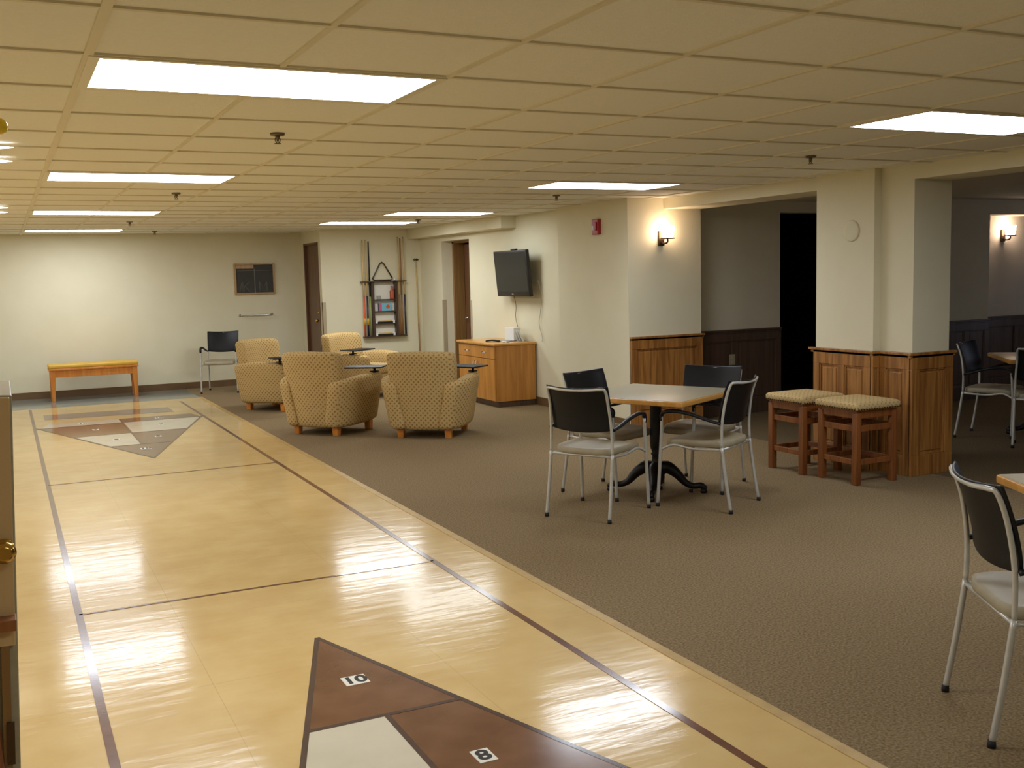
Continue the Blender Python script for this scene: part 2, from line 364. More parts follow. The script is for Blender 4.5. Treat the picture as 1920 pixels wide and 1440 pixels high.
# wainscot : frame-and-panel boards with a cap
def wainscot(name, face, a0, a1, pos, out, m, h=.955, panels=1, thick=.022, stile=.075, cap=.03, capext=(0, 0)):
    """face 'x' -> board in plane x=pos running a0..a1 in y (out = -1/+1 direction of normal), 'y' the same for plane y=pos"""
    b = BM()
    def bb(u0, u1, d0, d1, z0, z1):
        d0, d1 = sorted((pos+out*d0, pos+out*d1))
        if face == 'x': box(b, d0, d1, u0, u1, z0, z1)
        else: box(b, u0, u1, d0, d1, z0, z1)
    t = thick
    bb(a0, a1, 0, t*.4, 0, h-.02)                      # backing
    bb(a0, a1, 0, t, 0, .16); bb(a0, a1, 0, t, h-.13, h-.02)
    w = (a1-a0-stile)/panels
    for k in range(panels+1): bb(a0+k*w, a0+k*w+stile, 0, t*.98, .16, h-.13)
    for k in range(panels):                             # inner moulding + raised field
        u0, u1 = a0+k*w+stile, a0+(k+1)*w
        for q in ((u0, u0+.012, .16, h-.13), (u1-.012, u1, .16, h-.13), (u0, u1, .16, .172), (u0, u1, h-.142, h-.13)): bb(q[0], q[1], 0, t*.75, q[2], q[3])
        bb(u0+.03, u1-.03, 0, t*.6, .19, h-.16)
    bb(a0-capext[0], a1+capext[1], 0, cap+.012, h-.02, h)
    bb(a0-capext[0]*.6, a1+capext[1]*.6, 0, cap, h-.04, h-.02)
    o = obj(name, b, m, bev=.003); o['kind'] = 'structure'
wainscot('trim_5', 'y', PILX+.01, 6.68, 9.08, -1, 'oak', panels=1, thick=.03, capext=(.0, .02))
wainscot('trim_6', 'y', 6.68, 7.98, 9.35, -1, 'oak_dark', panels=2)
wainscot('trim_7', 'x', 6.10, 6.74, 6.14, -1, 'oak', panels=2, stile=.07, thick=.03, capext=(.04, .05))
wainscot('trim_8', 'x', 5.771, 6.069, HX, -1, 'oak', panels=1, stile=.06, thick=.03, capext=(0, 0))
wainscot('trim_9', 'y', 6.18, 6.62, 5.77, -1, 'oak', panels=1, stile=.08, thick=.03, capext=(.03, .03))
wainscot('trim_10', 'y', 6.112, 6.181, 6.10, -1, 'oak', panels=1, stile=.02, thick=.03)
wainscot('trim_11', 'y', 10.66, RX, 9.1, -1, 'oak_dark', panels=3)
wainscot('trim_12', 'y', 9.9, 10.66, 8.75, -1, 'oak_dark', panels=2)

# doors
def door_leaf(name, m, x, y0, y1, z1, label=None):
    b = BM(); box(b, x, x+.045, y0, y1, .01, z1)
    o = obj(name, b, m, bev=.003); o['kind'] = 'structure'; return o
d1 = door_leaf('door_1', 'door', 4.37, DY0+.04, DY1-.04, DZ-.03)
struct('trim_14', 'door', (4.335, 4.46, DY0, DY0+.035, 0, DZ), (4.335, 4.46, DY1-.035, DY1, 0, DZ), (4.335, 4.46, DY0, DY1, DZ-.03, DZ))
b = BM(); lathe(b, [(.026, 0), (.026, -.006), (.011, -.01), (.011, -.03), (.026, -.04), (.03, -.055), (.02, -.07)], 4.368, DY0+.13, 14, 'x', 1.0); obj('door_knob', b, 'brass', d1)
b = BM(); lathe(b, [(.02, 0), (.02, -.02), (.012, -.03)], 4.368, DY0+.13, 12, 'x', 1.12); obj('deadbolt', b, 'brass', d1)
# doorway behind the television wall: brown frame, door standing ajar inside
struct('trim_15', 'jamb', (TVX+.17, TVX+.34, OY1-.05, OY1+.05, 0, OZ+.03), (TVX+.17, TVX+.34, OY0-.05, OY0+.03, 0, OZ+.03), (TVX+.17, TVX+.34, OY0, OY1, OZ-.03, OZ+.04))
b = BM()
box(b, 0, .045, 0, .80, .01, 2.09)
d2 = obj('door_2', b, 'door', bev=.003); d2['kind'] = 'structure'; d2.location = (TVX+.20, OY0+.035, 0); d2.rotation_euler = (0, 0, math.radians(-6))
b = BM(); lathe(b, [(.03, 0), (.03, -.01), (.012, -.014), (.012, -.045)], 0, .73, 14, 'x', 1.0); tube(b, [(-.045, .73, 1.0), (-.05, .66, 1.0), (-.048, .61, 1.0)], .01, 8); obj('door_handle', b, 'chrome', d2)
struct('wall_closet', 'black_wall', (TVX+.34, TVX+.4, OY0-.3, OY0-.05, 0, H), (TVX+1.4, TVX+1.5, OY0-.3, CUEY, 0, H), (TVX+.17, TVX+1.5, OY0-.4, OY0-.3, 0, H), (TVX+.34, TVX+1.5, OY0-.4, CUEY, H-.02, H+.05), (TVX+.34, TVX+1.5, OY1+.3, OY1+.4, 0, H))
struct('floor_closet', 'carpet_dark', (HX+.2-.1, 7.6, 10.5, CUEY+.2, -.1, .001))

# ------------------------------------------------------------------ court inlays
def inlay(name, poly, m, z=.0015, parent=None):
    b = BM(); prism(b, poly, -.002, z); return obj(name, b, m, parent)
def strip(bm, p, q, w, z=.002):
    d = Vector((q[0]-p[0], q[1]-p[1])); n = Vector((-d.y, d.x)).normalized()*w/2
    prism(bm, [(p[0]+n.x, p[1]+n.y), (q[0]+n.x, q[1]+n.y), (q[0]-n.x, q[1]-n.y), (p[0]-n.x, p[1]-n.y)], -.002, z)
court = thing('shuffleboard_court', 'brown line markings of a shuffleboard court inlaid in the glossy yellow floor', 'court markings', (0, 0, 0))
for (p, q, w, n) in (((.237, .6), (.237, 15.1), .034, 'side_line'), ((2.122, .6), (2.122, 14.85), .034, 'side_line'),
                     ((.237, 5.45), (2.122, 5.45), .02, 'cross_line'), ((.237, 9.22), (2.122, 9.22), .02, 'cross_line')):
    b = BM(); strip(b, p, q, w); obj(n, b, 'line_brown', court)
def target(name, label, apex, sgn, scheme, texts):
    """triangle, apex at y=apex, widening in direction sgn"""
    t = thing(name, label, 'floor target', (1.182, apex, 0))
    rows = [0, .95, 1.87, 2.84]; k = .318
    def P(x, y): return (x, sgn*y)
    zones = [[(0, 0), (-k*rows[1], rows[1]), (k*rows[1], rows[1])]]
    for a, c in ((1, 2), (2, 3)):
        zones.append([(0, rows[a]), (-k*rows[a], rows[a]), (-k*rows[c], rows[c]), (0, rows[c])])
        zones.append([(0, rows[a]), (k*rows[a], rows[a]), (k*rows[c], rows[c]), (0, rows[c])])
    zones.append([(0, 2.84), (-.90, 2.84), (-.78, 3.22), (0, 3.22)]); zones.append([(0, 2.84), (.90, 2.84), (.84, 3.22), (0, 3.22)])
    for zn, m in zip(zones, scheme):
        inlay('scoring_zone', [P(*q) for q in zn], m, .002, t)
    b = BM()
    segs = [((0, 0), (-.93, 2.92)), ((0, 0), (.93, 2.92)), ((0, .95), (0, 3.22))]
    for r in rows[1:]: segs.append(((-k*r, r), (k*r, r)))
    for n_, (p, q) in enumerate(segs): strip(b, P(*p), P(*q), .022, .0028+.00006*n_)
    obj('outline', b, 'line', t)
    for (x, y, s) in texts:
        b = BM(); w = .098 if len(s) > 1 else .066
        if len(s) > 2: w = .26
        box(b, x-w/2, x+w/2, sgn*y-.048, sgn*y+.048, 0, .0038)
        pl = obj('number_plate', b, 'white', t)
        me = text_mesh(s, .098); me.materials.append(M['ink']); me.transform(Matrix.Translation((x, sgn*y, .0045)))
        o = bpy.data.objects.new('numeral', me); COL.objects.link(o); o.parent = pl
    return t
target('shuffleboard_target', 'brown and cream scoring triangle with numbers 10 and 8 in the foreground floor', 4.52, -1,
       ['brown', 'cream', 'brown', 'brown', 'cream', 'cream', 'brown'], [(-.0, .57, '10'), (.18, 1.43, '8'), (-.25, 1.5, '8'), (.35, 2.4, '7'), (-.35, 2.4, '7')])
target('shuffleboard_target', 'distant scoring triangle on the floor in front of the yellow-topped bench', 10.14, 1,
       ['brown', 'cream', 'brown', 'brown', 'cream', 'cream', 'brown'], [(0, .62, '10'), (-.2, 1.42, '8'), (.22, 1.42, '8'), (-.33, 2.38, '7'), (.38, 2.38, '7'), (-.42, 3.03, '10'), (.44, 3.03, '10')])
tag(inlay('floor_band', [(.37, 13.82), (1.87, 13.70), (1.87, 14.25), (.37, 14.35)], 'mauve', .002), 'long mauve band inlaid in the floor between far triangle and bench', 'floor marking')

# ------------------------------------------------------------------ ceiling lights
def troffer(x0, y0, label, group='flat ceiling light panels', w=2*T, d=T, name='ceiling_light', pm='panel'):
    t = thing(name, label, 'ceiling light', (x0+w/2, y0+d/2, H), 0, group)
    f, fn, ff = .036, .024, .058      # rim widths: sides, near, far
    b = BM()
    for q in ((-w/2, w/2, -d/2, -d/2+fn), (-w/2, w/2, d/2-ff, d/2), (-w/2, -w/2+f, -d/2+fn, d/2-ff), (w/2-f, w/2, -d/2+fn, d/2-ff)): box(b, *q, -.006, .004)
    obj('frame', b, 'fixture', t)
    b = BM(); vs = [b.verts.new(p) for p in ((-w/2+f, -d/2+fn, -.005), (-w/2+f, d/2-ff, -.005), (w/2-f, d/2-ff, -.005), (w/2-f, -d/2+fn, -.005))]
    b.faces.new(vs)
    obj('diffuser', b, pm, t, flip=False)
    return t
lab = {(0, 0): 'large glowing ceiling panel at top left, nearest of the left row', (0, 6): 'second glowing ceiling panel of the left row',
       (0, 12): 'third glowing ceiling panel of the left row', (0, 18): 'farthest, thinnest glowing ceiling panel of the left row',
       (6, 0): 'glowing ceiling panel at the right edge above the pillar', (6, 6): 'glowing ceiling panel left of the lit wall lamp and red alarm',
       (6, 12): 'glowing ceiling panel in front of the boxed soffit by the television'}
for (i, j), l in lab.items(): troffer(GX+i*T, GY+j*T, l, pm='panel_dim' if (i, j) == (6, 12) else 'panel')
troffer(3.86, 13.22, 'glowing ceiling panel above the pool cue rack', pm='panel_bright')
for (i, j) in ((0, -6), (6, -6)): troffer(GX+i*T, GY+j*T, 'added unseen ceiling panel behind the viewpoint', pm='panel_dim')  # unseen panels added to light the near part of the room
# two-tube fixtures over the left part of the room
def strip_light(y, label):
    t = thing('strip_light', label, 'ceiling light', (-.52, y, H), 0, 'two-tube strip lights at the left edge')
    b = BM(); box(b, -.62, .56, -.30, .30, -.012, .004); obj('housing', b, 'tile', t)
    for s in (-1, 1):
        b = BM(); tube(b, [(-.62, s*.33, -.02), (-.3, s*.33, -.022), (.3, s*.33, -.022), (.5, s*.33, -.02), (.63, s*.33, -.018)], [.024, .03, .03, .024, .003], 12, 5, rz=.5); obj('tube_lens', b, 'tubeglow', t)
    return t
strip_light(6.45, 'nearer strip light with two glowing tubes at the left edge')
strip_light(11.0, 'farther strip light with two small glowing tubes at the left edge')
# unseen fixtures added over the left part of the hall for bounce light
for (i, j) in ((-5, 0), (-5, 5), (-5, 10), (-5, 15)): troffer(GX+i*T, GY+j*T, 'added unseen ceiling panel over the left side of the hall', 'added ceiling panels left of the view')

# added bluish fill light for the side room, outside the view
ld = bpy.data.lights.new('side_room_fill', 'AREA'); ld.energy = 3; ld.color = (.62, .72, 1); ld.shape = 'RECTANGLE'; ld.size = 1.6; ld.size_y = 1.2
lo = bpy.data.objects.new('side_room_fill', ld); COL.objects.link(lo); lo.location = (RX-.05, 6.6, 1.5); lo.rotation_euler = (0, math.radians(90), 0)

# hanging yellow ball
t = thing('hanging_ball', 'shiny yellow ball hanging on a cord at the left edge under the ceiling', 'ball', (.024, 3.0, 2.03))
b = BM(); bmesh.ops.create_uvsphere(b, u_segments=24, v_segments=16, radius=.021); obj('ball', b, 'ballyellow', t, smooth_all=True)
b = BM(); tube(b, [(0, 0, .02), (0, 0, H-2.03)], .0012, 6); obj('cord', b, 'brass', t)

# sprinklers
def sprinkler():
    t = thing('sprinkler', '', 'sprinkler', (0, 0, H), 0, 'ceiling sprinklers')
    b = BM(); lathe(b, [(.036, .004), (.038, -.004), (.03, -.008)], seg=18); obj('flange', b, 'steel', t)
    b = BM(); lathe(b, [(.012, -.006), (.012, -.022), (.006, -.026), (.006, -.036)], seg=10)
    tube(b, [(.012, 0, -.02), (.013, 0, -.032), (.004, 0, -.045)], .0025, 6); tube(b, [(-.012, 0, -.02), (-.013, 0, -.032), (-.004, 0, -.045)], .0025, 6); obj('head', b, 'steel', t)
    b = BM(); lathe(b, [(.017, -.045), (.018, -.048)], seg=14); obj('deflector', b, 'steel', t)
    return t
sp_list = [(1.326, 5.40, 'sprinkler head just beyond the largest left ceiling panel'), (4.99, 5.54, 'sprinkler head on the ceiling nearest the pillar'),
           (1.367, 9.13, 'sprinkler head between second and third left ceiling panels'), (1.435, 13.28, 'sprinkler head beyond the third left ceiling panel'),
           (4.846, 8.88, 'sprinkler head between right-hand panel and red alarm'), (2.025, 15.69, 'farthest tiny sprinkler head near the back wall'),
           (4.95, 12.85, 'sprinkler head beside the panel above the cue rack')]
sp0 = sprinkler(); sp0.location = (*sp_list[0][:2], H); sp0['label'] = sp_list[0][2]
for x, y, l in sp_list[1:]: dup(sp0, (x, y, H), 0, l)

# ------------------------------------------------------------------ stacking arm chair
def make_chair():
    t = thing('stacking_chair', '', 'chair', (0, 0, 0), 0)
    R = .0115
    for s in (-1, 1):
        b = BM(); tube(b, [(s*.238, -.27, .012), (s*.235, -.235, .22), (s*.232, -.205, .44)], R, 10, 5); lg = obj('leg', b, 'silver', t)
        b = BM(); lathe(b, [(.014, 0), (.0145, .012), (.013, .026)], s*.238, -.27, 12); obj('foot_cap', b, 'rubber', lg)
        b = BM(); tube(b, [(s*.262, .262, .012), (s*.256, .245, .3), (s*.252, .225, .63)], R, 10, 5); lg = obj('leg', b, 'silver', t)
        b = BM(); lathe(b, [(.014, 0), (.0145, .012), (.013, .026)], s*.262, .262, 12); obj('foot_cap', b, 'rubber', lg)
        # arm
        b = BM(); tube(b, [(s*.252, .228, .60), (s*.252, .232, .635), (s*.254, .205, .662), (s*.256, .12, .672), (s*.254, .0, .655), (s*.246, -.10, .625), (s*.236, -.195, .60)],
                       [.014, .017, .018, .018, .017, .015, .013], 10, 5, rz=.75); obj('armrest', b, 'blackp', t)
    b = BM()                                            # curved silver side rails
    for s in (-1, 1):
        tube(b, [(s*.253, .235, .40), (s*.235, .15, .435), (s*.225, 0, .415), (s*.228, -.205, .425)], .009, 8, 4)
    tube(b, [(-.23, -.205, .425), (.23, -.205, .425)], .009, 8); tube(b, [(-.24, .19, .425), (.24, .19, .425)], .009, 8)
    obj('seat_rail', b, 'silver', t)
    b = BM()                                            # inverted U of the back
    pts = [(-.232, -.205, .43), (-.228, -.205, .60), (-.219, -.228, .76), (-.216, -.262, .862), (-.185, -.280, .874), (-.10, -.299, .868), (0, -.305, .866), (.10, -.299, .868), (.185, -.280, .874), (.216, -.262, .862), (.219, -.228, .76), (.228, -.205, .60), (.232, -.205, .43)]
    tube(b, pts, .0098, 10, 4); obj('back_frame', b, 'silver', t)
    b = BM()
    def bend(p):
        z = p.z; f = (z+.135)/.27
        p = p.copy(); w = 1-.035*(1-f)
        edge = (abs(p.x)/.231)
        p.y += -.055*(1-edge**2)*(.6+.4*f) - .070*(max(0, f)**1.6)
        p.z += .018*(edge**2-1)*(1-f) + .012*(edge**2)*f
        p.x *= w
        return p
    rbox(b, 0, -.180, .738, .462, .014, .285, .006, (12, 1, 8), bend, 2); obj('backrest', b, 'blackp', t)
    b = BM()
    def seatf(p):
        p = p.copy(); fx = p.x/.235; fy = p.y/.235
        p.x *= 1+.0*fy - .07*max(0, -fy)
        p.z += -.012*(1-fx*fx)*(1-fy*fy) - .03*max(0, fy-.4)**2*2 - .012*max(0, -fy-.5)
        cor = max(0, abs(fx)-.6)*max(0, abs(fy)-.6)
        p.x -= math.copysign(cor*.12, p.x); p.y -= math.copysign(cor*.16, p.y)
        return p
    rbox(b, 0, .01, .455, .47, .46, .05, .022, (10, 10, 1), seatf, 3); obj('seat', b, 'seat', t)
    return t
chair0 = make_chair()
used = [False]
def put_chair(xr, yr, fx, fy, label, group, side=0):
    """rear-leg midpoint and facing vector"""
    L = math.hypot(fx, fy); fx, fy = fx/L, fy/L
    loc = (xr+.27*fx, yr+.27*fy, 0); rz = facing(fx, fy)
    if not used[0]:
        used[0] = True; chair0.location = loc; chair0.rotation_euler = (0, 0, rz); chair0['label'] = label; chair0['group'] = group; return chair0
    return dup(chair0, loc, rz, label, group)
G1 = 'black-backed chairs around the square table'
put_chair(3.319, 5.88, .86, .51, 'black-backed arm chair at front left of the square table, back to viewer', G1)
put_chair(3.90, 6.81, .34, -.94, 'black-backed arm chair behind the left side of the square table', G1)
put_chair(4.905, 6.505, -.85, -.53, 'black-backed arm chair at the far side of the square table before wainscot', G1)
put_chair(4.478, 5.60, -.476, .88, 'black-backed arm chair at the right side of the square table, seen sideways', G1)
put_chair(3.009, 2.52, .857, -.515, 'large black-backed chair cut by the right edge of the picture', 'chairs at the right edge')
put_chair(2.97, 16.03, -.35, -.937, 'black-backed chair standing alone against the back wall beside the bench', 'chair at the back wall')
put_chair(8.175, 6.96, .38, -.925, 'black-backed chair seen from the side in the dark side room', 'chairs in the dark side room')
put_chair(8.03, 6.0, .8, .6, 'chair with its black back turned, at right edge of the dark side room', 'chairs in the dark side room')

# ------------------------------------------------------------------ pedestal tables
def make_table(label, loc, rz, group, base=True, brz=0.0):
    t = thing('pedestal_table', label, 'table', loc, rz, group)
    b = BM(); rbox(b, 0, 0, .722, .915, .915, .036, .008, (1, 1, 1)); tt = obj('tabletop', b, 'maple_h', t)
    b = BM(); rbox(b, 0, 0, .7405, .895, .895, .004, .0015, (1, 1, 1)); obj('laminate_surface', b, 'laminate', tt)
    b = BM(); lathe(b, [(.045, .06), (.062, .10), (.062, .15), (.05, .19), (.034, .235), (.028, .27), (.040, .285), (.030, .30), (.042, .33), (.046, .37), (.043, .44), (.042, .66), (.05, .69), (.11, .705)], seg=20)
    obj('column', b, 'iron', t)
    b = BM(); box(b, -.3, .3, -.025, .025, .695, .705); box(b, -.025, .025, -.3, .3, .695, .705); obj('top_bracket', b, 'iron', t)
    for k in range(4):
        a = brz + k*math.pi/2; c, s = math.cos(a), math.sin(a)
        pts = [(.02, .17), (.08, .185), (.15, .14), (.21, .075), (.27, .05), (.325, .055), (.36, .03)]
        b = BM(); tube(b, [(r*c, r*s, z) for r, z in pts], [.055, .048, .036, .026, .022, .024, .018], 12, 4)
        lathe(b, [(.022, 0), (.026, .015), (.02, .035)], .345*c, .345*s, 12)
        obj('foot', b, 'iron', t)
    return t
make_table('square wooden-edged pedestal table with beige top among four chairs', (4.255, 6.345, 0), math.radians(27), 'pedestal tables', brz=math.radians(-67))
make_table('pedestal table with only its orange wood corner visible at the right edge', (3.90, 2.36, 0), math.radians(-26), 'pedestal tables')
make_table('pedestal table standing in the dark side room at the right edge', (8.80, 6.52, 0), math.radians(51), 'pedestal tables')

# ------------------------------------------------------------------ lounge chairs
def make_lounge():
    t = thing('lounge_chair', '', 'armchair', (0, 0, 0), 0)
    # backrest slab : local rear is -y
    def backf(p):
        p = p.copy(); f = (p.z+.40)/.80
        p.x *= .84+.16*min(1, f*1.25)
        p.y += -.10*(max(0, f)**1.2) + .075*(p.x/.34)**2
        p.z += -.015*(p.x/.34)**2*f
        return p
    b = BM(); rbox(b, 0, -.27, .485, .71, .17, .80, .05, (8, 2, 10), backf, 3); obj('backrest', b, 'fabric', t, uv=True)
    for s in (-1, 1):
        def armf(p, s=s):
            p = p.copy(); f = (p.z+.26)/.52; g = (p.y+.37)/.74
            out = .085*f                                  # flare outward upward
            out -= .10*max(0, (.3-g)/.3)**1.5             # tuck in behind
            out -= .075*max(0, (g-.55)/.45)**2            # curve in towards the front
            p.x += s*out
            if p.z > 0: p.z += -.035*(1-g) + .03*math.sin(math.pi*min(1, g*1.05))
            if p.z < 0: p.z += .02*g
            p.y += .05*max(0, f)*(g-.5)
            return p
        b = BM(); rbox(b, s*.33, .02, .35, .15, .76, .52, .05, (2, 8, 6), armf, 3); obj('armrest', b, 'fabric', t, uv=True)
    b = BM(); rbox(b, 0, .03, .21, .56, .66, .24, .03, (3, 3, 2)); obj('seat_base', b, 'fabric', t, uv=True)
    def cush(p):
        p = p.copy(); p.z += .015*(1-(p.x/.25)**2)*(1-(p.y/.27)**2); return p
    b = BM(); rbox(b, 0, .08, .39, .52, .58, .14, .045, (4, 4, 1), cush); obj('seat_cushion', b, 'fabric', t, uv=True)
    for x, y in ((-.25, -.25), (.25, -.25), (-.27, .30), (.27, .30)):
        b = BM()
        def lf(p):
            p = p.copy(); p.x *= 1-.12*(p.z < 0); p.y *= 1-.12*(p.z < 0); return p
        rbox(b, x, y, .05, .07, .07, .10, .006, (1, 1, 1), lf, 2); obj('leg', b, 'oak_red' if False else 'bench', t)
    return t
def add_tablet(t, x, y, rz, on=True):
    b = BM(); tube(b, [(x, y, .58), (x, y, .67)], .014, 10); lathe(b, [(.05, .625), (.05, .635)], x, y, 16); post = obj('tablet_post', b, 'blackp', t)
    b = BM(); c, s = math.cos(rz), math.sin(rz)
    def rot(p): return Vector((p.x*c-p.y*s, p.x*s+p.y*c, p.z))
    rbox(b, x-.10*c, y-.10*s, .678, .42, .27, .016, .006, (2, 2, 1), rot, 2); obj('tablet_arm', b, 'blackp', t)
lounge0 = make_lounge()
GL = 'dotted gold lounge chairs in the seating group'
def lplace(cx, cy_, fx, fy, label, first=False):
    if first:
        lounge0.location = (cx, cy_, 0); lounge0.rotation_euler = (0, 0, facing(fx, fy)); lounge0['label'] = label; lounge0['group'] = GL; return lounge0
    return dup(lounge0, (cx, cy_, 0), facing(fx, fy), label, GL)
chP = lplace(3.09, 10.80, .80, .60, 'dotted gold lounge chair at left front, seen from rear left', True)
chQ = lplace(3.92, 9.98, .62, .78, 'dotted gold lounge chair nearest, its tall rounded back to the viewer')
chS = lplace(3.10, 13.25, .62, -.78, 'dotted gold lounge chair farthest left, beside the chair at the wall')
chT = lplace(4.35, 13.75, .55, -.83, 'dotted gold lounge chair farthest back, in front of the cue rack')
add_tablet(chP, .38, .29, math.radians(20)); add_tablet(chQ, .38, .29, math.radians(-20)); add_tablet(chS, .40, .37, math.radians(-38)); add_tablet(chT, .38, .22, math.radians(0))

# ------------------------------------------------------------------ stools
def make_stool():
    t = thing('upholstered_stool', '', 'stool', (0, 0, 0), 0, 'upholstered wooden stools')
    for sx in (-1, 1):
        for sy_ in (-1, 1):
            b = BM(); rbox(b, sx*.18, sy_*.18, .27, .05, .05, .54, .004, (1, 1, 1)); obj('leg', b, 'oak_red', t)
    b = BM()
    for s in (-1, 1):
        box(b, -.2, .2, s*.185-.012, s*.185+.012, .50, .56); box(b, s*.185-.012, s*.185+.012, -.2, .2, .50, .56)
    obj('apron', b, 'oak_red', t, bev=.002)
    for z0, z1 in ((.40, .445), (.15, .19)):
        for s in (-1, 1):
            b = BM(); box(b, -.17, .17, s*.18-.011, s*.18+.011, z0, z1); obj('stretcher', b, 'oak_red', t, bev=.003)
            b = BM(); box(b, s*.18-.011, s*.18+.011, -.17, .17, z0, z1); obj('stretcher', b, 'oak_red', t, bev=.003)
    def cf(p):
        p = p.copy()
        if p.z > 0: p.z += .012*(1-(p.x/.22)**2)*(1-(p.y/.22)**2); k = 1-.06*(p.z/.03); p.x *= min(1, k+.03); p.y *= min(1, k+.03)
        return p
    b = BM(); rbox(b, 0, 0, .59, .45, .45, .062, .024, (6, 6, 1), cf, 4); c = obj('seat_cushion', b, 'fabric_stool', t, uv=True)
    b = BM()
    for s in (-1, 1):
        for i in range(17):
            u = -.205+i*.41/16
            for (x, y, ax) in ((u, s*.228, 'y'), (s*.228, u, 'x')):
                d = .004
                vs = box(b, x-d, x+d, y-d, y+d, .567, .575)
    nh = obj('nailhead_row', b, 'bronze', c); nh['kind'] = 'stuff'
    return t
st0 = make_stool(); st0.location = (5.80, 5.915, 0); st0['label'] = 'upholstered wooden stool nearer the viewer, beside the wainscoted pillar'
dup(st0, (5.755, 6.44, 0), 0, 'upholstered wooden stool farther back, partly hidden behind the nearer stool')

# ------------------------------------------------------------------ bench, wall board, bar
t = thing('bench', 'orange wooden bench with yellow padded top against the back wall', 'bench', (1.12, 16.12, 0))
for sx in (-1, 1):
    for sy_ in (-1, 1):
        b = BM()
        def lf(p, sx=sx):
            p = p.copy(); f = (.23-p.z)/.46; k = 1-.4*f; p.x = p.x*k + sx*.012*f; p.y *= k; return p
        rbox(b, sx*.545, sy_*.155, .23, .075, .07, .46, .004, (1, 1, 4), lf, 2); obj('leg', b, 'bench', t)
b = BM(); box(b, -.58, .58, -.18, -.155, .34, .44); box(b, -.58, .58, .155, .18, .34, .44); box(b, -.58, -.555, -.155, .155, .34, .44); box(b, .555, .58, -.155, .155, .34, .44); obj('apron', b, 'bench', t, bev=.003)
b = BM(); rbox(b, 0, 0, .452, 1.20, .40, .03, .006, (1, 1, 1)); obj('seat_frame', b, 'bench', t)
b = BM(); rbox(b, 0, 0, .492, 1.20, .40, .055, .02, (4, 2, 1)); obj('seat_pad', b, 'yellow', t)

t = thing('score_board', 'wood-framed dark scoreboard with chalked letters K and M on the back wall', 'board', (3.595, BACK, 1.665))
w, h = .315, .245
b = BM()
for q in ((-w, w, h-.028, h), (-w, w, -h, -h+.028), (-w, -w+.028, -h+.028, h-.028), (w-.028, w, -h+.028, h-.028)): box(b, q[0], q[1], -.03, 0, q[2], q[3])
obj('frame', b, 'frame', t, bev=.003)
bx('panel', 'board', t, -w+.028, w-.028, -.016, -.002, -h+.028, h-.028)
bx('divider', 'chalk', t, -.006, .006, -.02, -.015, -h+.03, h-.09)
bx('paper_strip', 'frame', t, -w+.03, -.012, -.022, -.015, h-.085, h-.03)
b = BM(); box(b, .0, w-.05, -.019, -.0155, .125, .13); box(b, -w+.05, 0, -.019, -.0155, .125, .13); obj('ruled_line', b, 'chalk', t)
def strokes(name, segs, ox, oz, s, parent):
    b = BM()
    for poly in segs: tube(b, [(ox+x*s, -.017, oz+z*s) for x, z in poly], .0028, 5)
    obj(name, b, 'chalk', parent)
strokes('letter', [[(0, 0), (0, 1)], [(.12, 0), (.12, 1)], [(.12, .45), (.62, 1)], [(.22, .55), (.7, 0)], [(-.3, 0), (-.12, .9), (0, 1)]], -.19, -.20, .15, t)
strokes('letter', [[(0, 0), (0, 1)], [(.1, 0), (.1, .85)], [(0, 1), (.4, .4), (.8, 1)], [(.7, 0), (.7, .85)], [(.8, 1), (.8, 0)]], .07, -.20, .15, t)
t = thing('wall_bar', 'slim chrome bar on two brackets on the back wall below the scoreboard', 'rail', (3.59, BACK, 1.10))
b = BM(); tube(b, [(-.25, -.05, 0), (0, -.055, -.004), (.25, -.05, 0)], .009, 10, 4); obj('bar', b, 'chrome', t)
for s in (-1, 1):
    b = BM(); lathe(b, [(.02, 0), (.02, -.008), (.01, -.012), (.01, -.05)], s*.25, 0, 12, 'y'); obj('bracket', b, 'chrome', t)

# ------------------------------------------------------------------ cue rack and its contents
RY = CUEY
t = thing('cue_rack', 'dark wooden pool cue rack with small shelves on the white wall', 'rack', (5.305, RY, .72))
def rb(n, *a): return bx(n, 'rackwood', t, *a, bev=.002)
rb('top_board', -.36, .36, -.11, 0, .845, .862); rb('bottom_board', -.345, .345, -.10, 0, 0, .018)
rb('side_panel', -.205, -.165, -.09, 0, .018, .845); rb('side_panel', .175, .215, -.09, 0, .018, .845)
SHZ = [.565, .385, .195]
for z in SHZ: rb('shelf', -.165, .175, -.09, 0, z, z+.015)
bx('back_panel', 'white', t, -.165, .175, -.008, 0, .018, .845)
def cue(x, z0, ln, butt, shaft, label, y=-.07, wrap=None):
    q = thing('pool_cue', label, 'pool cue', (5.305+x, RY+y, .72+z0), 0, 'cues standing in the rack')
    b = BM(); tube(b, [(0, 0, 0), (0, 0, ln*.42)], [.0165, .0125], 10); obj('butt', b, butt, q)
    b = BM(); tube(b, [(0, 0, ln*.42), (0, 0, ln)], [.0135, .0095], 10); obj('shaft', b, shaft, q)
    b = BM(); tube(b, [(0, 0, ln), (0, 0, ln+.01)], .0064, 10); obj('tip', b, 'ink', q)
    if wrap:
        b = BM(); tube(b, [(0, 0, ln*.12), (0, 0, ln*.19)], .0172, 10); obj('wrap', b, wrap, q)
cue(-.325, .02, 1.46, 'orange', 'cue', 'pool cue with orange butt, leftmost in the rack', wrap='yellow')
cue(-.275, .02, 1.46, 'navy', 'cue', 'pool cue with navy butt, second from the left in the rack', wrap='yellow')
cue(-.228, .02, 1.44, 'green', 'ink', 'pool cue with green butt and thin black shaft in the rack')
cue(.245, .02, 1.50, 'cue_brown', 'cue', 'pool cue with brown butt, just right of the rack shelves')
cue(.285, .02, 1.48, 'cue_brown', 'cue_brown', 'brown pool cue, middle of the right-hand cues')
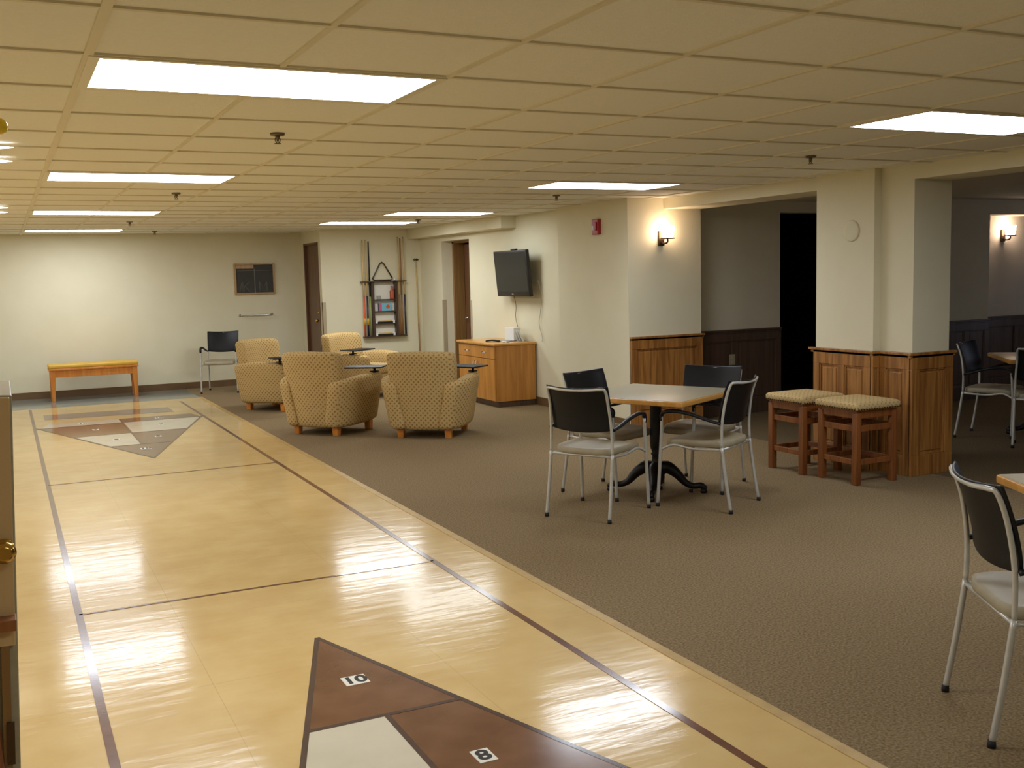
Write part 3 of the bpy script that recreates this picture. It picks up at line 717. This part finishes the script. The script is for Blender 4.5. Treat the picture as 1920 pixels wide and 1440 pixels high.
cue(.335, .02, 1.50, 'navy', 'cue', 'pool cue with dark butt at the right end of the rack')
# triangle
b = BM()
tp = [(-.135, .0), (.145, .0), (.165, .03), (.03, .255), (0, .275), (-.03, .255), (-.155, .03), (-.135, 0)]
tube(b, [(x, 0, z+.012) for x, z in tp], .011, 8)
o = obj('ball_triangle', b, 'rackwood'); o.location = (5.29, RY-.05, .72+.862); tag(o, 'dark triangular billiard ball rack standing on top of the cue rack', 'triangle rack')
b = BM(); bmesh.ops.create_uvsphere(b, u_segments=12, v_segments=8, radius=.02); o = obj('cue_ball', b, 'paper', smooth_all=True); o.location = (5.305+.185, RY-.05, .72+.862+.02); tag(o, 'small white ball beside the triangle on the rack top', 'ball')
b = BM(); lathe(b, [(.034, 0), (.036, .01), (.036, .12), (.018, .15), (.016, .20), (.018, .205)], seg=16); o = obj('bottle', b, 'terra'); o.location = (5.305+.135, RY-.05, .72+.58); tag(o, 'terracotta coloured bottle on the top shelf of the cue rack', 'bottle')
b = BM(); box(b, -.03, .03, -.02, .02, 0, .055); o = obj('chalk_box', b, 'greybox', bev=.002); o.location = (5.305-.08, RY-.05, .72+.58); tag(o, 'small pale box on the top shelf of the cue rack', 'box')
t2 = thing('game_box', 'blue and pink game box standing on the middle shelf of the rack', 'box', (5.305+.01, RY-.045, .72+.40))
bx('carton', 'sky', t2, -.10, .10, -.02, .02, 0, .12); bx('pink_band', 'pink', t2, -.1, -.055, -.021, -.019, 0, .12); bx('dark_edge', 'navy', t2, -.105, -.1, -.021, .02, 0, .12)
b = BM(); lathe(b, [(.032, 0), (.032, -.003)], .045, -.019, 12, 'y', .065); obj('red_emblem', b, 'orange', t2)
for z, l in ((.21, 'black tray with yellow rim on the third shelf of the cue rack'), (.018, 'black tray with yellow rim on the bottom board of the cue rack')):
    t3 = thing('ball_tray', l, 'tray', (5.305, RY-.05, .72+z), 0, 'trays in the cue rack')
    bx('tray', 'ink', t3, -.125, .125, -.035, .035, 0, .028, bev=.003); bx('yellow_rim', 'yellow', t3, -.11, .11, -.03, .03, .028, .042)
    for s in (-1, 1): bx('score_pad', 'paper', t3, s*.135-.022, s*.135+.022, -.03, .03, .0, .045)
# bridge stick
t = thing('bridge_stick', 'long bridge stick with small metal cross head leaning beside the cue rack', 'pool cue', (5.86, RY-.06, 0))
b = BM(); tube(b, [(0, -.03, 0), (0, 0, .9)], [.014, .012], 10); obj('handle', b, 'cue_brown', t)
b = BM(); tube(b, [(0, 0, .9), (-.005, .03, 1.88)], [.012, .008], 10); obj('shaft', b, 'cue', t)
b = BM()
for a in (0, 60, -60): tube(b, [(-.045*math.cos(math.radians(a)), .03, 1.9-.02*math.sin(math.radians(a))), (.045*math.cos(math.radians(a)), .03, 1.9+.02*math.sin(math.radians(a)))], .007, 8)
obj('bridge_head', b, 'bronze', t)

# ------------------------------------------------------------------ television, cabinet
t = thing('television', 'flat black television on a wall arm above the maple cabinet', 'television', (5.80, 11.82, 1.64), math.radians(-90-1))
# local x = along the width, local -y = towards viewer side
b = BM(); 
pitch = math.radians(5)
def tilt(p): return Vector((p.x, p.y*math.cos(pitch)-p.z*math.sin(pitch), p.y*math.sin(pitch)+p.z*math.cos(pitch))) 
tvr = Matrix.Rotation(pitch, 4, 'X')
rbox(b, 0, 0, 0, .96, .05, .58, .012, (1, 1, 1)); 
tv = obj('casing', b, 'bezel', t); tv.rotation_euler = (pitch, 0, 0)
b = BM(); box(b, -.455, .455, -.027, -.024, -.225, .262); obj('screen', b, 'screen', tv)
b = BM(); box(b, -.03, .03, -.028, -.0245, -.262, -.25); obj('badge', b, 'chrome', tv)
b = BM(); rbox(b, -.05, .045, .0, .60, .06, .36, .02, (1, 1, 1)); obj('rear_housing', b, 'bezel', tv)
b = BM(); box(b, -.1, .1, .06, .13, -.06, .1); box(b, -.1, .1, .12, .15, -.16, .16); obj('wall_bracket', b, 'bezel', t)
b = BM(); rbox(b, .12, -.005, .298, .14, .035, .018, .004, (1, 1, 1)); obj('sensor_bar', b, 'bezel', tv)
def cable(pts, label, m='rubber'):
    b = BM(); tube(b, pts, .0035, 6, 6); tag(obj('cable', b, m), label, 'cable', 'cables below the television')
cable([(5.90, 12.0, 1.36), (5.925, 12.0, 1.22), (5.925, 12.02, 1.08), (5.92, 11.93, .92)], 'dark cable hanging below the middle of the television')
cable([(5.90, 11.33, 1.55), (5.93, 11.30, 1.35), (5.93, 11.34, 1.15), (5.93, 11.38, 1.02), (5.93, 11.30, .85), (5.93, 11.31, .80)], 'pale cable hanging from the right side of the television', 'greybox')

t = thing('maple_cabinet', 'honey maple cabinet with drawer and two doors below the television', 'cabinet', (5.37, 11.5, 0))
CW, CD, CH = 1.12, .56, .79
bx('carcass', 'maple', t, .021, CD, 0, CW, .07, CH-.03, bev=.002)
bx('plinth', 'oak_dark', t, .05, CD, .02, CW-.02, 0, .07)
b = BM(); rbox(b, CD/2-.005, CW/2, CH-.015, CD+.03, CW+.05, .03, .008, (1, 1, 1)); obj('top', b, 'maple_h', t)
dr = bx('drawer', 'maple', t, 0, .02, .012, CW-.012, .60, .745, bev=.002)
for y in (.3, .82):
    b = BM(); tube(b, [(0, y-.05, .675), (-.025, y-.045, .672), (-.028, y, .67), (-.025, y+.045, .672), (0, y+.05, .675)], .005, 8); obj('drawer_handle', b, 'chrome', dr)
for k in (0, 1):
    d = bx('cabinet_door', 'maple', t, 0, .02, .012+k*(CW/2-.01), CW/2-.004+k*(CW/2-.01), .08, .592, bev=.002)
    y = CW/2-.04 if k == 0 else CW/2+.04
    b = BM(); tube(b, [(0, y, .545), (-.025, y, .54), (-.028, y, .50), (-.025, y, .46), (0, y, .455)], .005, 8); obj('door_handle', b, 'chrome', d)
# on the cabinet
b = BM(); rbox(b, 0, 0, 0, .055, .2, .02, .008, (1, 4, 1), lambda p: Vector((p.x, p.y, p.z+.012*(1-(p.y/.1)**2)))); o = obj('remote_control', b, 'blackp'); o.location = (5.50, 11.82, CH+.012); o.rotation_euler = (0, 0, .5); tag(o, 'black remote control lying on the cabinet top', 'remote control')
b = BM(); box(b, -.13, .13, -.10, .10, 0, .012); o = obj('media_player', b, 'greybox', bev=.003); o.location = (5.72, 11.84, CH); o.rotation_euler = (0, 0, .1); tag(o, 'flat grey box lying on the cabinet under the white carton', 'box')
b = BM(); box(b, -.05, .05, -.13, .13, 0, .16); o = obj('white_carton', b, 'paper', bev=.003); o.location = (5.80, 11.86, CH+.012); tag(o, 'white rectangular carton standing at the wall on the cabinet', 'box')
t = thing('brochure_stand', 'leaning white leaflets in a small stand on the cabinet', 'papers', (5.80, 11.62, CH), .2)
for k in range(3):
    b = BM(); rbox(b, 0, 0, .075, .1, .004, .15, .001, (1, 1, 1)); o = obj('leaflet', b, 'paper', t); o.location = (.01*k, -.03*k+.04, 0); o.rotation_euler = (math.radians(-22), 0, .5+.12*k)
b = BM(); box(b, -.08, .08, -.06, .08, 0, .006); obj('stand_base', b, 'greybox', t)
for k, (x, y) in enumerate(((5.55, 11.63), (5.60, 11.70), (5.58, 11.57))):
    b = BM(); rbox(b, 0, 0, .008, .035, .05, .014, .005, (1, 1, 1)); o = obj('paper_scrap', b, 'paper'); o.location = (x, y, CH); o.rotation_euler = (0, 0, k*.9); tag(o, 'small white crumpled scrap on the front of the cabinet top', 'paper', 'scraps on the cabinet')

# ------------------------------------------------------------------ wall fittings
t = thing('fire_alarm', 'red fire alarm box with white mark on the wall left of the lit lamp', 'fire alarm', (PILX, 9.66, 2.11))
bx('housing', 'red', t, -.045, 0, -.062, .062, -.082, .082, bev=.006)
b = BM(); rbox(b, -.05, .025, -.01, .02, .04, .05, .006, (1, 1, 1)); obj('strobe', b, 'paper', t)
bx('lever', 'red', t, -.056, -.045, -.04, .0, -.04, .05, bev=.003)

def sconce(x, y, z, label):
    t = thing('wall_sconce', label, 'wall lamp', (x, y, z), 0, 'glowing glass wall lamps')
    b = BM(); rbox(b, -.02, -.012, -.02, .07, .024, .15, .006, (1, 1, 1)); obj('backplate', b, 'bronze', t)
    b = BM(); tube(b, [(-.02, -.02, -.06), (-.02, -.07, -.075), (0, -.10, -.06), (0, -.10, -.02)], .009, 8, 4); box(b, -.06, .06, -.14, -.06, -.03, -.018); obj('arm', b, 'bronze', t)
    b = BM()
    vs0 = [(-.050, -.135), (.050, -.135), (.050, -.065), (-.050, -.065)]
    rbox(b, 0, -.10, .045, .11, .08, .12, .01, (1, 1, 2), lambda p: Vector((p.x*(1+.12*p.z/.06), p.y*(1+.12*p.z/.06), p.z))); obj('glass_shade', b, 'glow', t)
    return t
sconce(6.19, 9.08, 1.98, 'glowing wall lamp on the cream wall right of the red alarm')
sconce(11.33, 9.1, 1.98, 'glowing wall lamp in the dark side room at the right edge')
b = BM(); lathe(b, [(.085, 0), (.085, -.008), (.078, -.012), (.05, -.013)], 0, 0, 28, 'x'); o = obj('round_cover_plate', b, 'wall'); o.location = (6.14, 6.34, 1.905); tag(o, 'cream round cover plate high on the pillar above the stools', 'cover plate')
t = thing('wall_outlet', 'beige outlet plate on the dark wainscot behind the table', 'outlet', (7.28, 9.328, .62))
bx('plate', 'laminate', t, -.04, .04, -.008, .0, -.06, .06, bev=.002)
for z in (-.025, .025): bx('socket', 'guard', t, -.015, .015, -.011, -.008, z-.014, z+.014)

# ------------------------------------------------------------------ half-height cabinet at the left edge
t = thing('storage_locker', 'waist-high tan wooden locker with brass knob at the left edge', 'cabinet', (-.062, 2.62, 0))
t.rotation_euler = (0, math.radians(2.6), 0)
bx('body', 'laminate', t, -.62, .005, 0, .42, 0, 1.378, bev=.003)
dd = bx('upper_door', 'locker', t, -.60, .0, -.022, 0, .80, 1.374, bev=.002)
b = BM(); lathe(b, [(.022, 0), (.022, -.008), (.009, -.012), (.009, -.03), (.022, -.038), (.025, -.05), (.014, -.06)], -.018, -.022, 20, 'y', 1.03); obj('knob', b, 'brass', dd)
bx('latch_block', 'oak_red', t, -.045, .003, -.06, 0, .845, .872, bev=.002)
b = BM(); box(b, -.03, -.012, -.02, 0, .30, .8); obj('stile', b, 'jamb', t)
b = BM(); tube(b, [(-.07, -.03, .86), (-.02, -.03, .3)], .012, 8); obj('brace', b, 'oak_red', t)
bx('hinge', 'bronze', t, -.022, -.006, -.028, -.02, .52, .62)
